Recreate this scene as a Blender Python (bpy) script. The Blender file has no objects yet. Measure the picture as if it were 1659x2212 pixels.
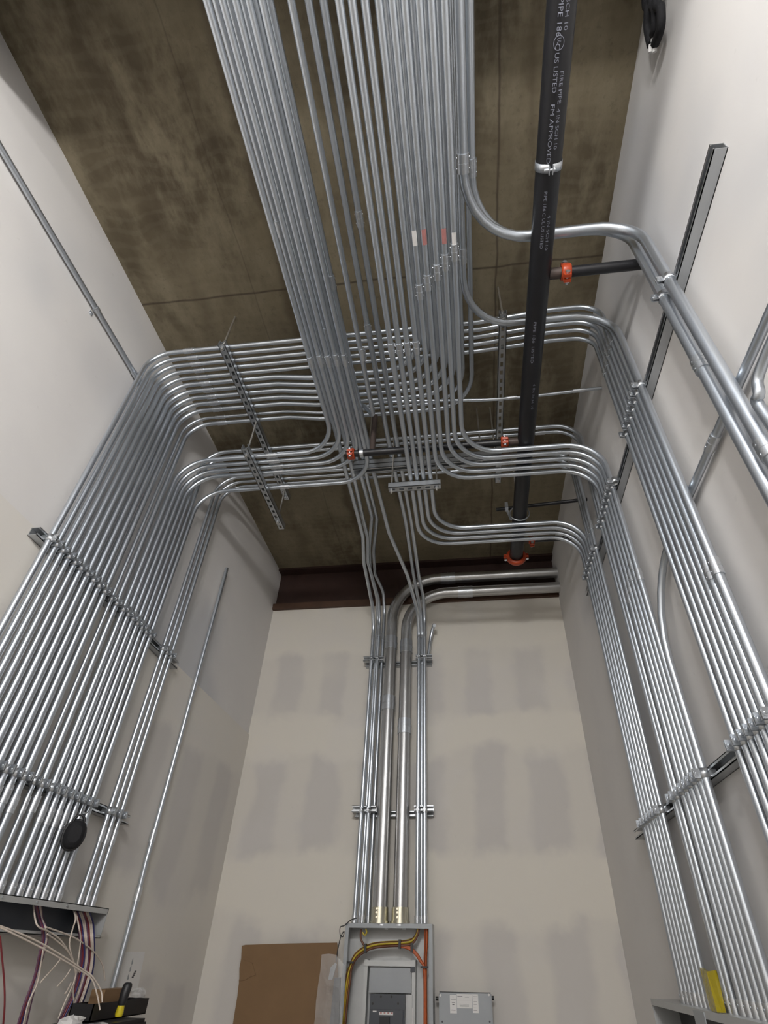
import bpy, math, random
from mathutils import Vector, Matrix

# ------------------------------------------------------------------ camera
W, H = 1659, 2212
F, CX, CY = 1133.6845, 889.2232, 1239.4369
R3 = ((0.99398439, 0.10864093, 0.013863),
      (-0.05325328, 0.59002894, -0.80562394),
      (-0.09570331, 0.80003937, 0.59226504))
EYE = 1.6                                  # camera height above the floor
scene = bpy.context.scene
col = scene.collection
cd = bpy.data.cameras.new('camera'); cam = bpy.data.objects.new('camera', cd); col.objects.link(cam)
cd.sensor_fit = 'VERTICAL'; cd.sensor_height = 36.0; cd.lens = F * 36.0 / H
cd.shift_x = (W / 2 - CX) / H; cd.shift_y = (CY - H / 2) / H
cd.clip_start = 0.02
cam.matrix_world = Matrix(((R3[0][0], -R3[1][0], -R3[2][0], 0),
                           (R3[0][1], -R3[1][1], -R3[2][1], 0),
                           (R3[0][2], -R3[1][2], -R3[2][2], EYE), (0, 0, 0, 1)))
scene.camera = cam
scene.view_settings.view_transform = 'Standard'; scene.view_settings.look = 'None'
scene.view_settings.gamma = 1.0; scene.view_settings.use_curve_mapping = False
scene.view_settings.exposure = 0.68
# ------------------------------------------------------------------ light
wd = bpy.data.worlds.new('world'); scene.world = wd; wd.use_nodes = True
wd.node_tree.nodes['Background'].inputs[0].default_value = (0.9, 0.92, 1, 1)
wd.node_tree.nodes['Background'].inputs[1].default_value = 0.05
LAMPS = [(0.12, -1.25, 3.55, 62.0), (-0.22, -1.25, 3.55, 62.0), (-0.40, -2.9, 3.55, 50.0)]  # last entry is an added fill lamp at the rear
for x, y, z, p in LAMPS:
    ld = bpy.data.lights.new('strip_and_fill_lamp', 'POINT'); ld.energy = p; ld.shadow_soft_size = 0.10
    ld.color = (1.0, 0.985, 0.965)
    lo = bpy.data.objects.new('strip_and_fill_lamp', ld); col.objects.link(lo); lo.location = (x, y, z)

# ------------------------------------------------------------------ pixel helpers (camera-relative coordinates)
def ray(u, v):
    c = ((u - CX) / F, (v - CY) / F, 1.0)
    return Vector([sum(R3[i][k] * c[i] for i in range(3)) for k in range(3)])
def onX(u, v, X): d = ray(u, v); return d * (X / d.x)
def onY(u, v, Y): d = ray(u, v); return d * (Y / d.y)
def onZ(u, v, Z): d = ray(u, v); return d * (Z / d.z)
V = Vector
D = 4.0; XL = -1.78; XR = 0.844; ZC = 3.068; YR = -3.6    # the room, seen from the lens
FL = -EYE
XLC = XL + .067; XRC = .787; XRP = .782
T1, T2, UP, LOW = 2.79, 2.50, 2.62, 2.30

# ------------------------------------------------------------------ materials
def nmat(name):
    m = bpy.data.materials.new(name); m.use_nodes = True
    nt = m.node_tree; b = nt.nodes['Principled BSDF']
    return m, nt, b
def N(nt, t, **k):
    n = nt.nodes.new(t)
    for a, v in k.items():
        if a.startswith('i_'): n.inputs[a[2:].replace('_', ' ')].default_value = v
        else: setattr(n, a, v)
    return n
def mixc(nt, fac, a, b):
    n = nt.nodes.new('ShaderNodeMix'); n.data_type = 'RGBA'
    for s, v in ((0, fac), (6, a), (7, b)):
        if hasattr(v, 'links') or isinstance(v, bpy.types.NodeSocket): nt.links.new(v, n.inputs[s])
        else: n.inputs[s].default_value = v if s == 0 else (*v, 1)
    return n.outputs[2]
def ramp(nt, src, lo, hi):
    n = nt.nodes.new('ShaderNodeMapRange'); n.interpolation_type = 'SMOOTHSTEP'
    n.inputs['From Min'].default_value = lo; n.inputs['From Max'].default_value = hi
    nt.links.new(src, n.inputs[0]); return n.outputs[0]
def noise(nt, scale, detail=4, vec=None, rough=.55, mapping=None):
    n = N(nt, 'ShaderNodeTexNoise'); n.inputs['Scale'].default_value = scale
    n.inputs['Detail'].default_value = detail; n.inputs['Roughness'].default_value = rough
    tc = nt.nodes.new('ShaderNodeTexCoord'); src = tc.outputs['Object']
    if mapping:
        mp = nt.nodes.new('ShaderNodeMapping'); mp.inputs['Scale'].default_value = mapping
        nt.links.new(src, mp.inputs[0]); src = mp.outputs[0]
    nt.links.new(src, n.inputs['Vector'])
    return n.outputs['Fac']
def math_(nt, op, a, b=None):
    n = nt.nodes.new('ShaderNodeMath'); n.operation = op
    for i, v in enumerate((a, b)):
        if v is None: continue
        if isinstance(v, bpy.types.NodeSocket): nt.links.new(v, n.inputs[i])
        else: n.inputs[i].default_value = v
    return n.outputs[0]
def bump(nt, b, src, strength=.2, dist=.01):
    n = nt.nodes.new('ShaderNodeBump'); n.inputs['Strength'].default_value = strength; n.inputs['Distance'].default_value = dist
    nt.links.new(src, n.inputs['Height']); nt.links.new(n.outputs[0], b.inputs['Normal'])
def simple(name, c, metal=0., rough=.5, var=.12, scale=20, bmp=0., spec=None):
    m, nt, b = nmat(name)
    n = noise(nt, scale, 3)
    lo = tuple(x * (1 - var) for x in c); hi = tuple(min(1, x * (1 + var)) for x in c)
    nt.links.new(mixc(nt, n, lo, hi), b.inputs['Base Color'])
    b.inputs['Metallic'].default_value = metal; b.inputs['Roughness'].default_value = rough
    if spec is not None: b.inputs['Specular IOR Level'].default_value = spec
    if bmp: bump(nt, b, n, bmp, .004)
    return m
def galv(name, c, rough, var=.15):
    m, nt, b = nmat(name)
    n = noise(nt, 7, 2); n2 = noise(nt, 3, 2)
    nt.links.new(mixc(nt, n, tuple(x * (1 - var) for x in c), tuple(min(1, x * (1 + var)) for x in c)), b.inputs['Base Color'])
    r = nt.nodes.new('ShaderNodeMapRange'); r.inputs['To Min'].default_value = rough - .025; r.inputs['To Max'].default_value = rough + .035
    nt.links.new(n2, r.inputs[0]); nt.links.new(r.outputs[0], b.inputs['Roughness'])
    b.inputs['Metallic'].default_value = .92
    return m
M = {}
M['emt'] = galv('galvanised_conduit', (.585, .63, .685), .34, .06)
M['zinc'] = galv('bright_zinc', (.66, .69, .73), .30, .05)
M['strut'] = galv('strut_steel', (.50, .52, .54), .40, .08)
M['bigemt'] = galv('rigid_conduit', (.58, .58, .58), .31, .12)
M['brass'] = galv('yellow_zinc', (.72, .69, .56), .25)
M['rod'] = galv('threaded_rod', (.62, .60, .56), .45)
M['blackpipe'] = simple('black_pipe', (.0095, .0095, .012), 0, .40, .3, 14, .1)
M['rust'] = simple('raw_pipe', (.075, .055, .048), .2, .5, .3, 25)
M['orange'] = simple('orange_paint', (.42, .052, .012), 0, .38, .2, 30)
M['beam'] = simple('red_oxide_steel', (.035, .016, .012), 0, .55, .35, 9, .2)
M['beam2'] = simple('dusty_red_oxide', (.075, .038, .022), 0, .6, .35, 9, .2)
M['grey'] = simple('grey_enamel', (.33, .35, .37), .1, .42, .06, 12)
M['lightgrey'] = simple('light_grey_steel', (.46, .47, .47), .3, .42, .08, 12)
M['darkgrey'] = simple('dark_moulded_case', (.055, .062, .075), 0, .45, .1, 12)
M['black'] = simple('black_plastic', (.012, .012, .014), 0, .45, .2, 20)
M['blackcloth'] = simple('black_cloth', (.004, .004, .006), 0, .8, .4, 160, .3)
M['white'] = simple('white_sheet', (.74, .73, .72), 0, .6, .05, 10)
M['ink'] = simple('ink_marks', (.07, .07, .08), 0, .6, .1, 10)
M['red'] = simple('red_marks', (.42, .06, .06), 0, .55, .1, 30)
M['palered'] = simple('faded_red_label', (.46, .20, .19), 0, .55, .2, 30)
M['card'] = simple('cardboard', (.20, .118, .056), 0, .75, .12, 7, .1)
M['yellow'] = simple('yellow_plastic', (.62, .50, .02), 0, .3, .2, 40)
M['wyellow'] = simple('yellow_wire', (.52, .40, .035), 0, .4, .2, 60)
M['worange'] = simple('orange_wire', (.45, .085, .012), 0, .4, .2, 60)
M['wbrown'] = simple('brown_wire', (.13, .045, .02), 0, .4, .2, 60)
M['wwhite'] = simple('white_wire', (.62, .54, .47), 0, .45, .1, 60)
M['wred'] = simple('red_wire', (.20, .028, .034), 0, .4, .2, 60)
M['wblue'] = simple('blue_wire', (.035, .035, .14), 0, .4, .2, 60)
M['wpurple'] = simple('purple_wire', (.13, .055, .10), 0, .4, .2, 60)
M['inkpipe'] = simple('pipe_stencil', (.21, .22, .27), 0, .6, .3, 50)
m, nt, b = nmat('clear_film'); b.inputs['Base Color'].default_value = (.8, .8, .8, 1); b.inputs['Roughness'].default_value = .25
b.inputs['Alpha'].default_value = .28; n = noise(nt, 14, 5); bump(nt, b, n, .8, .03); M['film'] = m
m, nt, b = nmat('yellow_film'); b.inputs['Base Color'].default_value = (.42, .33, .012, 1); b.inputs['Roughness'].default_value = .2
b.inputs['Alpha'].default_value = .8; n = noise(nt, 22, 4); bump(nt, b, n, .5, .02); M['yfilm'] = m

# concrete: plywood-formed soffit with grain, seams, water marks
m, nt, b = nmat('formed_concrete')
tc = nt.nodes.new('ShaderNodeTexCoord'); sp = nt.nodes.new('ShaderNodeSeparateXYZ'); nt.links.new(tc.outputs['Object'], sp.inputs[0])
big = noise(nt, 1.1, 5, rough=.6); med = noise(nt, 5, 6, rough=.65, mapping=(1.6, .7, 1)); fine = noise(nt, 38, 5, rough=.7)
grain = N(nt, 'ShaderNodeTexWave', wave_type='BANDS', bands_direction='Y'); grain.inputs['Scale'].default_value = 5.0
grain.inputs['Distortion'].default_value = 9.0; grain.inputs['Detail'].default_value = 4; grain.inputs['Detail Scale'].default_value = .8
nt.links.new(tc.outputs['Object'], grain.inputs['Vector'])
c1 = mixc(nt, ramp(nt, big, .34, .62), (.082, .063, .036), (.205, .170, .108))
c2 = mixc(nt, ramp(nt, med, .38, .72), c1, (.240, .203, .135))
c3 = mixc(nt, math_(nt, 'MULTIPLY', ramp(nt, fine, .52, .75), .5), c2, (.10, .078, .05))
c4 = mixc(nt, math_(nt, 'MULTIPLY', ramp(nt, grain.outputs['Fac'], .5, .95), .13), c3, (.27, .23, .16))
def seam(axis, at, w, amt, cin, colr=(.055, .04, .026), wob=.03):
    p = math_(nt, 'ADD', sp.outputs[axis], math_(nt, 'MULTIPLY', math_(nt, 'SUBTRACT', noise(nt, 3.0, 3), .5), wob))
    d = math_(nt, 'ABSOLUTE', math_(nt, 'SUBTRACT', p, at))
    f = math_(nt, 'MULTIPLY', ramp(nt, d, w, 0.0), amt)
    return mixc(nt, f, cin, colr)
c5 = seam(1, 1.36, .010, .8, c4); c5 = seam(0, .275, .010, .75, c5); c5 = seam(0, -.90, .06, .6, c5, (.06, .042, .022), .16); c5 = seam(0, .42, .04, .3, c5, (.06, .042, .022), .2); c5 = seam(0, -1.45, .10, .3, c5, (.06, .042, .022), .3)
c5 = seam(1, 2.62, .010, .5, c5); c5 = seam(0, -1.10, .006, .35, c5)
sv = N(nt, 'ShaderNodeTexVoronoi', feature='F1'); sv.inputs['Scale'].default_value = 2.1
nt.links.new(tc.outputs['Object'], sv.inputs['Vector'])
c6 = mixc(nt, math_(nt, 'MULTIPLY', ramp(nt, sv.outputs['Distance'], .035, .012), .8), c5, (.04, .03, .02))
nt.links.new(c6, b.inputs['Base Color']); b.inputs['Roughness'].default_value = .8
bump(nt, b, math_(nt, 'ADD', med, math_(nt, 'MULTIPLY', fine, .4)), .25, .012); M['concrete'] = m

# drywall: grey paper board with cream joint compound
def drywall(name, axis, rows=None, cloud=.9, cols=(.41, 0.), cream=(.705, .685, .668), paper=(.545, .548, .562)):
    m, nt, b = nmat(name)
    tc = nt.nodes.new('ShaderNodeTexCoord'); sp = nt.nodes.new('ShaderNodeSeparateXYZ'); nt.links.new(tc.outputs['Object'], sp.inputs[0])
    a = noise(nt, cloud, 3, rough=.5); e = noise(nt, 2.4, 4); g = noise(nt, 26, 3)
    if rows:
        wob = math_(nt, 'MULTIPLY', math_(nt, 'SUBTRACT', e, .5), .42)
        zz = math_(nt, 'ADD', sp.outputs[2], wob); xx = math_(nt, 'ADD', sp.outputs[axis], math_(nt, 'MULTIPLY', wob, .6))
        f = None
        for lo, hi in rows:
            k = math_(nt, 'MULTIPLY', ramp(nt, zz, lo - .06, lo + .06), ramp(nt, zz, hi + .06, hi - .06))
            f = k if f is None else math_(nt, 'MAXIMUM', f, k)
        s = math_(nt, 'SINE', math_(nt, 'MULTIPLY', math_(nt, 'ADD', xx, cols[1]), 2 * math.pi / cols[0]))
        f = math_(nt, 'MULTIPLY', f, math_(nt, 'ADD', math_(nt, 'MULTIPLY', ramp(nt, s, -.75, .45), .62), .38))
        f = math_(nt, 'MULTIPLY', f, ramp(nt, a, .2, .45))
    else:
        f = math_(nt, 'MULTIPLY', ramp(nt, a, .48, .66), .85)
    c = mixc(nt, f, cream, paper)
    c = mixc(nt, math_(nt, 'MULTIPLY', ramp(nt, e, .45, .7), .25), c, (.63, .61, .605))
    c = mixc(nt, math_(nt, 'MULTIPLY', ramp(nt, g, .68, .74), .10), c, (.4, .38, .36))
    nt.links.new(c, b.inputs['Base Color']); b.inputs['Roughness'].default_value = .85; b.inputs['Specular IOR Level'].default_value = .25
    bump(nt, b, e, .05, .01)
    return m
M['wall_b'] = drywall('back_drywall', 0, [(3.16, 3.74), (2.18, 2.86), (1.20, 1.76)], cream=(.695, .660, .592), paper=(.575, .550, .520))
M['wall_l'] = drywall('left_drywall', 1, None, .75)
M['wall_l2'] = drywall('left_lower_drywall', 1, [(1.9, 2.7), (.6, 1.5)], .8, (.46, .1), cream=(.70, .668, .615), paper=(.60, .575, .55))
M['wall_r'] = drywall('right_drywall', 1, None, .8)
M['floor'] = simple('concrete_floor', (.36, .34, .31), 0, .6, .15, 4)

# ------------------------------------------------------------------ mesh helpers
class MB:
    def __init__(s): s.v = []; s.f = []; s.sm = []
    def add(s, vs, fs, smooth=False):
        o = len(s.v); s.v += [tuple(p) for p in vs]; s.f += [tuple(i + o for i in f) for f in fs]; s.sm += [smooth] * len(fs); return s
    def box(s, a, b):
        x0, y0, z0 = a; x1, y1, z1 = b
        vs = [(x, y, z) for x in (x0, x1) for y in (y0, y1) for z in (z0, z1)]
        return s.add(vs, [(0, 1, 3, 2), (4, 6, 7, 5), (0, 4, 5, 1), (2, 3, 7, 6), (0, 2, 6, 4), (1, 5, 7, 3)])
    def hexa(s, q, off):
        q = [V(p) for p in q]; o = V(off); n = len(q); vs = q + [p + o for p in q]
        return s.add(vs, [tuple(range(n))[::-1], tuple(range(n, 2 * n))] + [(i, (i + 1) % n, n + (i + 1) % n, n + i) for i in range(n)])
    def sweep(s, pts, r, n=10, cap=True, smooth=True):
        pts = [V(p) for p in pts]
        rs = r if isinstance(r, (list, tuple)) else [r] * len(pts)
        t = [(pts[min(i + 1, len(pts) - 1)] - pts[max(i - 1, 0)]).normalized() for i in range(len(pts))]
        up = V((0, 0, 1)) if abs(t[0].z) < .9 else V((0, 1, 0))
        u = (up - t[0] * up.dot(t[0])).normalized(); vs = []
        for i, p in enumerate(pts):
            if i: u = u - t[i] * u.dot(t[i]); u.normalize()
            w = t[i].cross(u)
            vs += [p + (u * math.cos(2 * math.pi * k / n) + w * math.sin(2 * math.pi * k / n)) * rs[i] for k in range(n)]
        fs = [(i * n + k, i * n + (k + 1) % n, (i + 1) * n + (k + 1) % n, (i + 1) * n + k) for i in range(len(pts) - 1) for k in range(n)]
        s.add(vs, fs, smooth)
        if cap:
            m = len(pts) - 1
            s.add([vs[k] for k in range(n)], [tuple(range(n))[::-1]]); s.add([vs[m * n + k] for k in range(n)], [tuple(range(n))])
        return s
    def cyl(s, a, b, r, n=12): return s.sweep([a, b], r, n)
    def mesh(s, name, mat, base=(0, 0, 0)):
        me = bpy.data.meshes.new(name); bx, by, bz = base
        me.from_pydata([(x - bx, y - by, z - bz) for x, y, z in s.v], [], s.f)
        me.polygons.foreach_set('use_smooth', s.sm); me.materials.append(mat); me.update(); return me
def link(name, me, parent=None, loc=(0, 0, 0)):
    o = bpy.data.objects.new(name, me); col.objects.link(o); o.location = loc
    if parent: o.parent = parent
    return o
UPV = V((0, 0, EYE))
def thing(name, label, cat, base, group=None):
    o = bpy.data.objects.new(name, None); col.objects.link(o); o.empty_display_size = .05
    o.location = V(base) + UPV; o['label'] = label; o['category'] = cat
    if group: o['group'] = group
    o['base'] = tuple(base)
    return o
def part(name, mb, mat, root, label=None):
    o = link(name, mb.mesh(name, mat, tuple(root['base'])), root)
    if label: o['label'] = label
    return o
def sub(name, mb, mat, root, par):
    o = link(name, mb.mesh(name, mat, tuple(root['base'])), par); return o
def inst(name, me, root, pos, rot=None, par=None):
    o = link(name, me, par or root, V(pos) - V(tuple(root['base'])))
    if rot is not None: o.rotation_euler = rot.to_euler()
    return o
def solo(name, mb, mat, label, cat, group=None, base=(0, 0, 0)):
    o = link(name, mb.mesh(name, mat, base), None, V(base) + UPV)
    o['label'] = label; o['category'] = cat
    if group: o['group'] = group
    return o
def struct(name, mb, mat, label=None, parent=None):
    o = link(name, mb.mesh(name, mat, (0, 0, -EYE)), parent)
    if not parent: o['kind'] = 'structure'
    if label: o['label'] = label
    return o
ORD = ['first', 'second', 'third', 'fourth', 'fifth', 'sixth', 'seventh', 'eighth', 'ninth', 'tenth', 'eleventh', 'twelfth',
       'thirteenth', 'fourteenth', 'fifteenth', 'sixteenth', 'seventeenth', 'eighteenth', 'nineteenth', 'twentieth']
def fillet(pts, rad, k=7):
    pts = [V(p) for p in pts]; out = [pts[0]]
    rads = rad if isinstance(rad, (list, tuple)) else [rad] * (len(pts) - 2)
    for i in range(1, len(pts) - 1):
        a, p, c = pts[i - 1], pts[i], pts[i + 1]
        d1 = (a - p); d2 = (c - p); l1, l2 = d1.length, d2.length; d1.normalize(); d2.normalize()
        ang = d1.angle(d2)
        if ang > 3.1: out.append(p); continue
        t = min(rads[i - 1] / math.tan(ang / 2), l1 * .49, l2 * .49); rr = t * math.tan(ang / 2)
        bis = (d1 + d2).normalized(); cen = p + bis * (rr / math.sin(ang / 2))
        s0 = p + d1 * t - cen; s1 = p + d2 * t - cen; th = s0.angle(s1); ax = s0.cross(s1).normalized()
        kk = max(3, int(k * th / 1.57) + 1)
        for j in range(kk + 1): out.append(cen + Matrix.Rotation(th * j / kk, 3, ax) @ s0)
    out.append(pts[-1]); return out
def smoothc(pts, k=6):
    P = [V(p) for p in pts]; P = [P[0] * 2 - P[1]] + P + [P[-1] * 2 - P[-2]]; out = []
    for i in range(1, len(P) - 2):
        a, b_, c, d = P[i - 1:i + 3]
        for j in range(k):
            t = j / k
            out.append(.5 * ((2 * b_) + (c - a) * t + (2 * a - 5 * b_ + 4 * c - d) * t * t + (3 * b_ - a - 3 * c + d) * t ** 3))
    out.append(P[-2]); return out
def rot_to(d):
    return V((0, 0, 1)).rotation_difference(V(d).normalized()).to_matrix()
# shared fittings
_c = {}
def coupling_mesh(r, L=.062):
    k = ('c', r, L)
    if k not in _c:
        mb = MB(); R_ = r * 1.22
        mb.sweep([(0, 0, -L / 2), (0, 0, -.003)], R_, 12); mb.sweep([(0, 0, -.003), (0, 0, .003)], R_ * 1.04, 12); mb.sweep([(0, 0, .003), (0, 0, L / 2)], R_, 12)
        for s in (-1, 1):
            for a in ((1, 0), (-1, 0), (0, -1)):
                mb.cyl((a[0] * R_ * .9, a[1] * R_ * .9, s * L * .28), (a[0] * (R_ + .0008), a[1] * (R_ + .0008), s * L * .28), .0035, 6)
        _c[k] = mb.mesh('coupling', M['zinc'])
    return _c[k]
def connector_mesh(r):
    k = ('n', r)
    if k not in _c:
        mb = MB(); mb.sweep([(0, 0, .006), (0, 0, .04)], r * 1.25, 12); mb.sweep([(0, 0, 0), (0, 0, .006)], r * 1.28, 8)
        for a in ((1, 0), (-1, 0), (0, -1)): mb.cyl((a[0] * r, a[1] * r, .026), (a[0] * (r * 1.25 + .0008), a[1] * (r * 1.25 + .0008), .026), .004, 6)
        _c[k] = mb.mesh('connector', M['zinc'])
    return _c[k]
def clamp_meshes(r):
    k = ('s', r)
    if k not in _c:                                   # conduit along local z, wall at -x, ears towards +x
        mb = MB(); R_ = r + .0025; n = 12; a0 = math.radians(14)
        for h, (ra, rb) in enumerate(((r + .0004, R_),)):
            ring = [];
            for i in range(n + 1):
                a = a0 + (2 * math.pi - 2 * a0) * i / n
                ring.append((math.cos(a), math.sin(a)))
            vs = [(c * q, s * q, z) for c, s in ring for q in (ra, rb) for z in (-.016, .016)]
            fs = []
            for i in range(n):
                o = i * 4; p = o + 4
                fs += [(o, p, p + 1, o + 1), (o + 2, o + 3, p + 3, p + 2), (o, o + 2, p + 2, p), (o + 1, p + 1, p + 3, o + 3)]
            mb.add(vs, fs, True)
        e = R_ * math.sin(a0)
        mb.box((R_ * .93, e - .002, -.016), (R_ + .020, e + .001, .016)); mb.box((R_ * .93, -e - .001, -.016), (R_ + .020, -e + .002, .016))
        mb.box((-r - .022, e + .004, -.012), (-r * .8, e + .007, .012)); mb.box((-r - .022, -e - .007, -.012), (-r * .8, -e - .004, .012))
        bo = MB(); bo.cyl((R_ + .010, -e - .007, 0), (R_ + .010, e + .007, 0), .0045, 8); bo.cyl((R_ + .010, -e - .004, 0), (R_ + .010, -e - .001, 0), .0105, 10)
        bo.cyl((R_ + .010, e + .001, 0), (R_ + .010, e + .004, 0), .0105, 10)
        _c[k] = (mb.mesh('pipe_clamp', M['zinc']), bo.mesh('clamp_bolt', M['zinc']))
    return _c[k]
def conduit(path, r, label, group, couplings=(), connector=None, mat='emt', name='steel_conduit', n=10, base=None, stickers=()):
    base = base if base is not None else path[-1]
    t = thing(name, label, 'conduit', base, group)
    part('tube', MB().sweep(path, r, n), M[mat], t)
    for pos, d in couplings: inst('coupling', coupling_mesh(r), t, pos, rot_to(d))
    if connector is not None:
        for c in (connector if isinstance(connector, list) else [connector]): inst('connector', connector_mesh(r), t, c, None)
    return t
def channel_mb(a, b, back, w=.041, th=.003, lip=.010, slots=False):
    """strut channel from a to b; 'back' = unit vector from the open side to the closed back."""
    a, b, k = V(a), V(b), V(back).normalized(); d = (b - a); L = d.length; d.normalize(); s = d.cross(k)
    mb = MB()
    def blk(t0, t1, s0, s1, k0, k1):
        q = [a + d * t0 + s * x + k * y for x, y in ((s0, k0), (s1, k0), (s1, k1), (s0, k1))]
        mb.hexa(q, d * (t1 - t0))
    h = w / 2
    blk(0, L, -h, -h + th, -h, h); blk(0, L, h - th, h, -h, h)
    blk(0, L, -h, -h + lip, -h, -h + th); blk(0, L, h - lip, h, -h, -h + th)
    if not slots: blk(0, L, -h, h, h - th, h)
    else:
        blk(0, L, -h, -.008, h - th, h); blk(0, L, .008, h, h - th, h)
        n = max(1, int(L / .0508)); t = 0.
        for i in range(n):
            c = (i + .5) * L / n; blk(t, c - .013, -.008, .008, h - th, h); t = c + .013
        blk(t, L, -.008, .008, h - th, h)
    return mb
def strut(a, b, back, label, clamps=(), slots=False, extra=()):
    t = thing('strut_channel', label, 'strut', (V(a) + V(b)) / 2, 'strut channels fixed to the walls')
    part('channel', channel_mb(a, b, back, slots=slots), M['strut'], t)
    for e in extra: part('channel', channel_mb(e[0], e[1], back), M['strut'], t)
    for pos, r, rz in clamps:
        m1, m2 = clamp_meshes(r); rot = Matrix.Rotation(rz, 3, 'Z')
        c = inst('pipe_clamp', m1, t, pos, rot)
        link('clamp_bolt', m2, c)
    return t

# ------------------------------------------------------------------ the room
mb = MB(); mb.box((XL - .3, YR - .2, ZC), (XR + .3, D + .3, ZC + .2)); struct('ceiling', mb, M['concrete'])
mb = MB(); mb.box((XL - .3, YR - .2, FL - .1), (XR + .3, D + .3, FL)); struct('floor', mb, M['floor'])
mb = MB(); mb.box((XL - .2, D, FL), (XR + .2, D + .12, 2.615)); struct('wall_back', mb, M['wall_b'])
wl = struct('wall_left', MB().box((XL - .2, YR, 1.441), (XL, D + .12, ZC)), M['wall_l'])
struct('lower_board', MB().box((XL - .2, YR, FL), (XL + .010, D, 1.438)), M['wall_l2'], parent=wl).location = (0, 0, 0)
struct('wall_right', MB().box((XR, YR, FL), (XR + .2, D + .12, ZC)), M['wall_r'])
struct('trim_1', MB().box((XL, -.35, 2.775), (XR, .128, ZC)), M['wall_r'], 'plastered downstand beam across the ceiling over the viewer')
struct('wall_rear', MB().box((XL - .2, YR - .12, FL), (XR + .2, YR, ZC)), M['wall_r'])
# steel beam on top of the back wall
bm = thing('steel_beam', 'dark red-oxide steel beam above the pale back wall', 'beam', (-.45, D, 2.62))
part('bottom_flange', MB().box((XL - .01, D - .03, 2.615), (XR, D + .2, 2.675)), M['beam2'], bm)
part('web', MB().box((XL, D + .03, 2.675), (XR, D + .10, 3.05)), M['beam'], bm)
part('top_flange', MB().box((XL, D - .06, 3.045), (XR, D + .2, 3.068)), M['beam'], bm)

# ------------------------------------------------------------------ conduit routes
tr_top_l, tr_top_r = .168, -.125
CPY = [(411, 761.6), (418, 775), (425, 788), (432, 802), (437, 816), (446, 831), (452, 846), (460, 861), (467, 876), (473, 889), (480, 909), (483, 919)]
Y1 = [1.512, 1.553, 1.594, 1.636, 1.679, 1.722, 1.768, 1.814, 1.860, 1.908, 1.968, 2.012]
YG1 = [1.483, 1.522, 1.565, 1.608, 1.657]
RL = [.0125] * 5 + [.0145] * 5 + [.0095, .0135]
BX = [-.163, -.118, -.068, -.02, .025, .07, .119]
left_wall = []      # (y, r) of every riser on the left wall
right_wall = []
RCP = [(1319, 744), (1316, 761), (1311, 778), (1309.5, 792), (1305, 809.5)]
LB = .445            # coupling height on left risers
LWN = 'left wall'
def lw_label(i): return 'steel conduit on the left wall, %s from the left in the wide bank' % ORD[i]
for i, y in enumerate(Y1):
    r = RL[i]; left_wall.append((y, r))
    cps = [(V((XLC, y, LB + .012 * (i % 3))), (0, 0, 1)), (V((onZ(*CPY[i], T1).x, y, T1)), (1, 0, 0))]
    if i < 5:
        yr = YG1[i]; right_wall.append((yr, r))
        path = fillet([(XLC, y, tr_top_l), (XLC, y, T1), (.15, y, T1), (.55, yr, T1), (XRC, yr, T1), (XRC, yr, tr_top_r)], [.14, .5, .5, .16])
        cps.append((V((XRC, yr, onX(*RCP[i], XRC).z)), (0, 0, 1)))
        con = [V((XLC, y, tr_top_l)), V((XRC, yr, tr_top_r))]
        lab = lw_label(i)
    else:
        zk = 2.745; x = BX[i - 5] * zk / T1
        path = fillet([(XLC, y, tr_top_l), (XLC, y, T1), (-1.05, y, T1), (-.82, y, zk), (x, y, zk), (x, YR + .01, zk)], [.15, .3, .3, .22])
        con = V((XLC, y, tr_top_l)); lab = lw_label(i)
    conduit(path, r, lab, 'conduits of the wide bank on the left wall', cps, con, base=(XLC, y, tr_top_l))
# lower tier: five from the ceiling bundle to the left wall
X5 = [-.725, -.675, -.632, -.589, -.546]; Y5 = [2.07, 2.115, 2.160, 2.205, 2.338]
C5 = [(592.7, 995), (597.7, 1005), (606, 1018), (607, 1030), (621, 1063)]; K5 = [(670, 783), (691, 779), (709, 779), (727, 777), (745, 777)]
for i in range(5):
    x, y = X5[i], Y5[i]; left_wall.append((y, .0135)); k = (12, 13, 14, 15, 18)[i]
    path = fillet([(x, YR + .01, T2), (x, y, T2), (XLC, y, T2), (XLC, y, tr_top_l)], [.21, .18])
    conduit(path, .0135, lw_label(k), 'conduits of the wide bank on the left wall',
            [(V((XLC, y, LB)), (0, 0, 1)), (V((onZ(*C5[i], T2).x, y, T2)), (1, 0, 0)), (V((x, onZ(*K5[i], T2).y, T2)), (0, 1, 0))],
            V((XLC, y, tr_top_l)), base=(XLC, y, tr_top_l))
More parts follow.
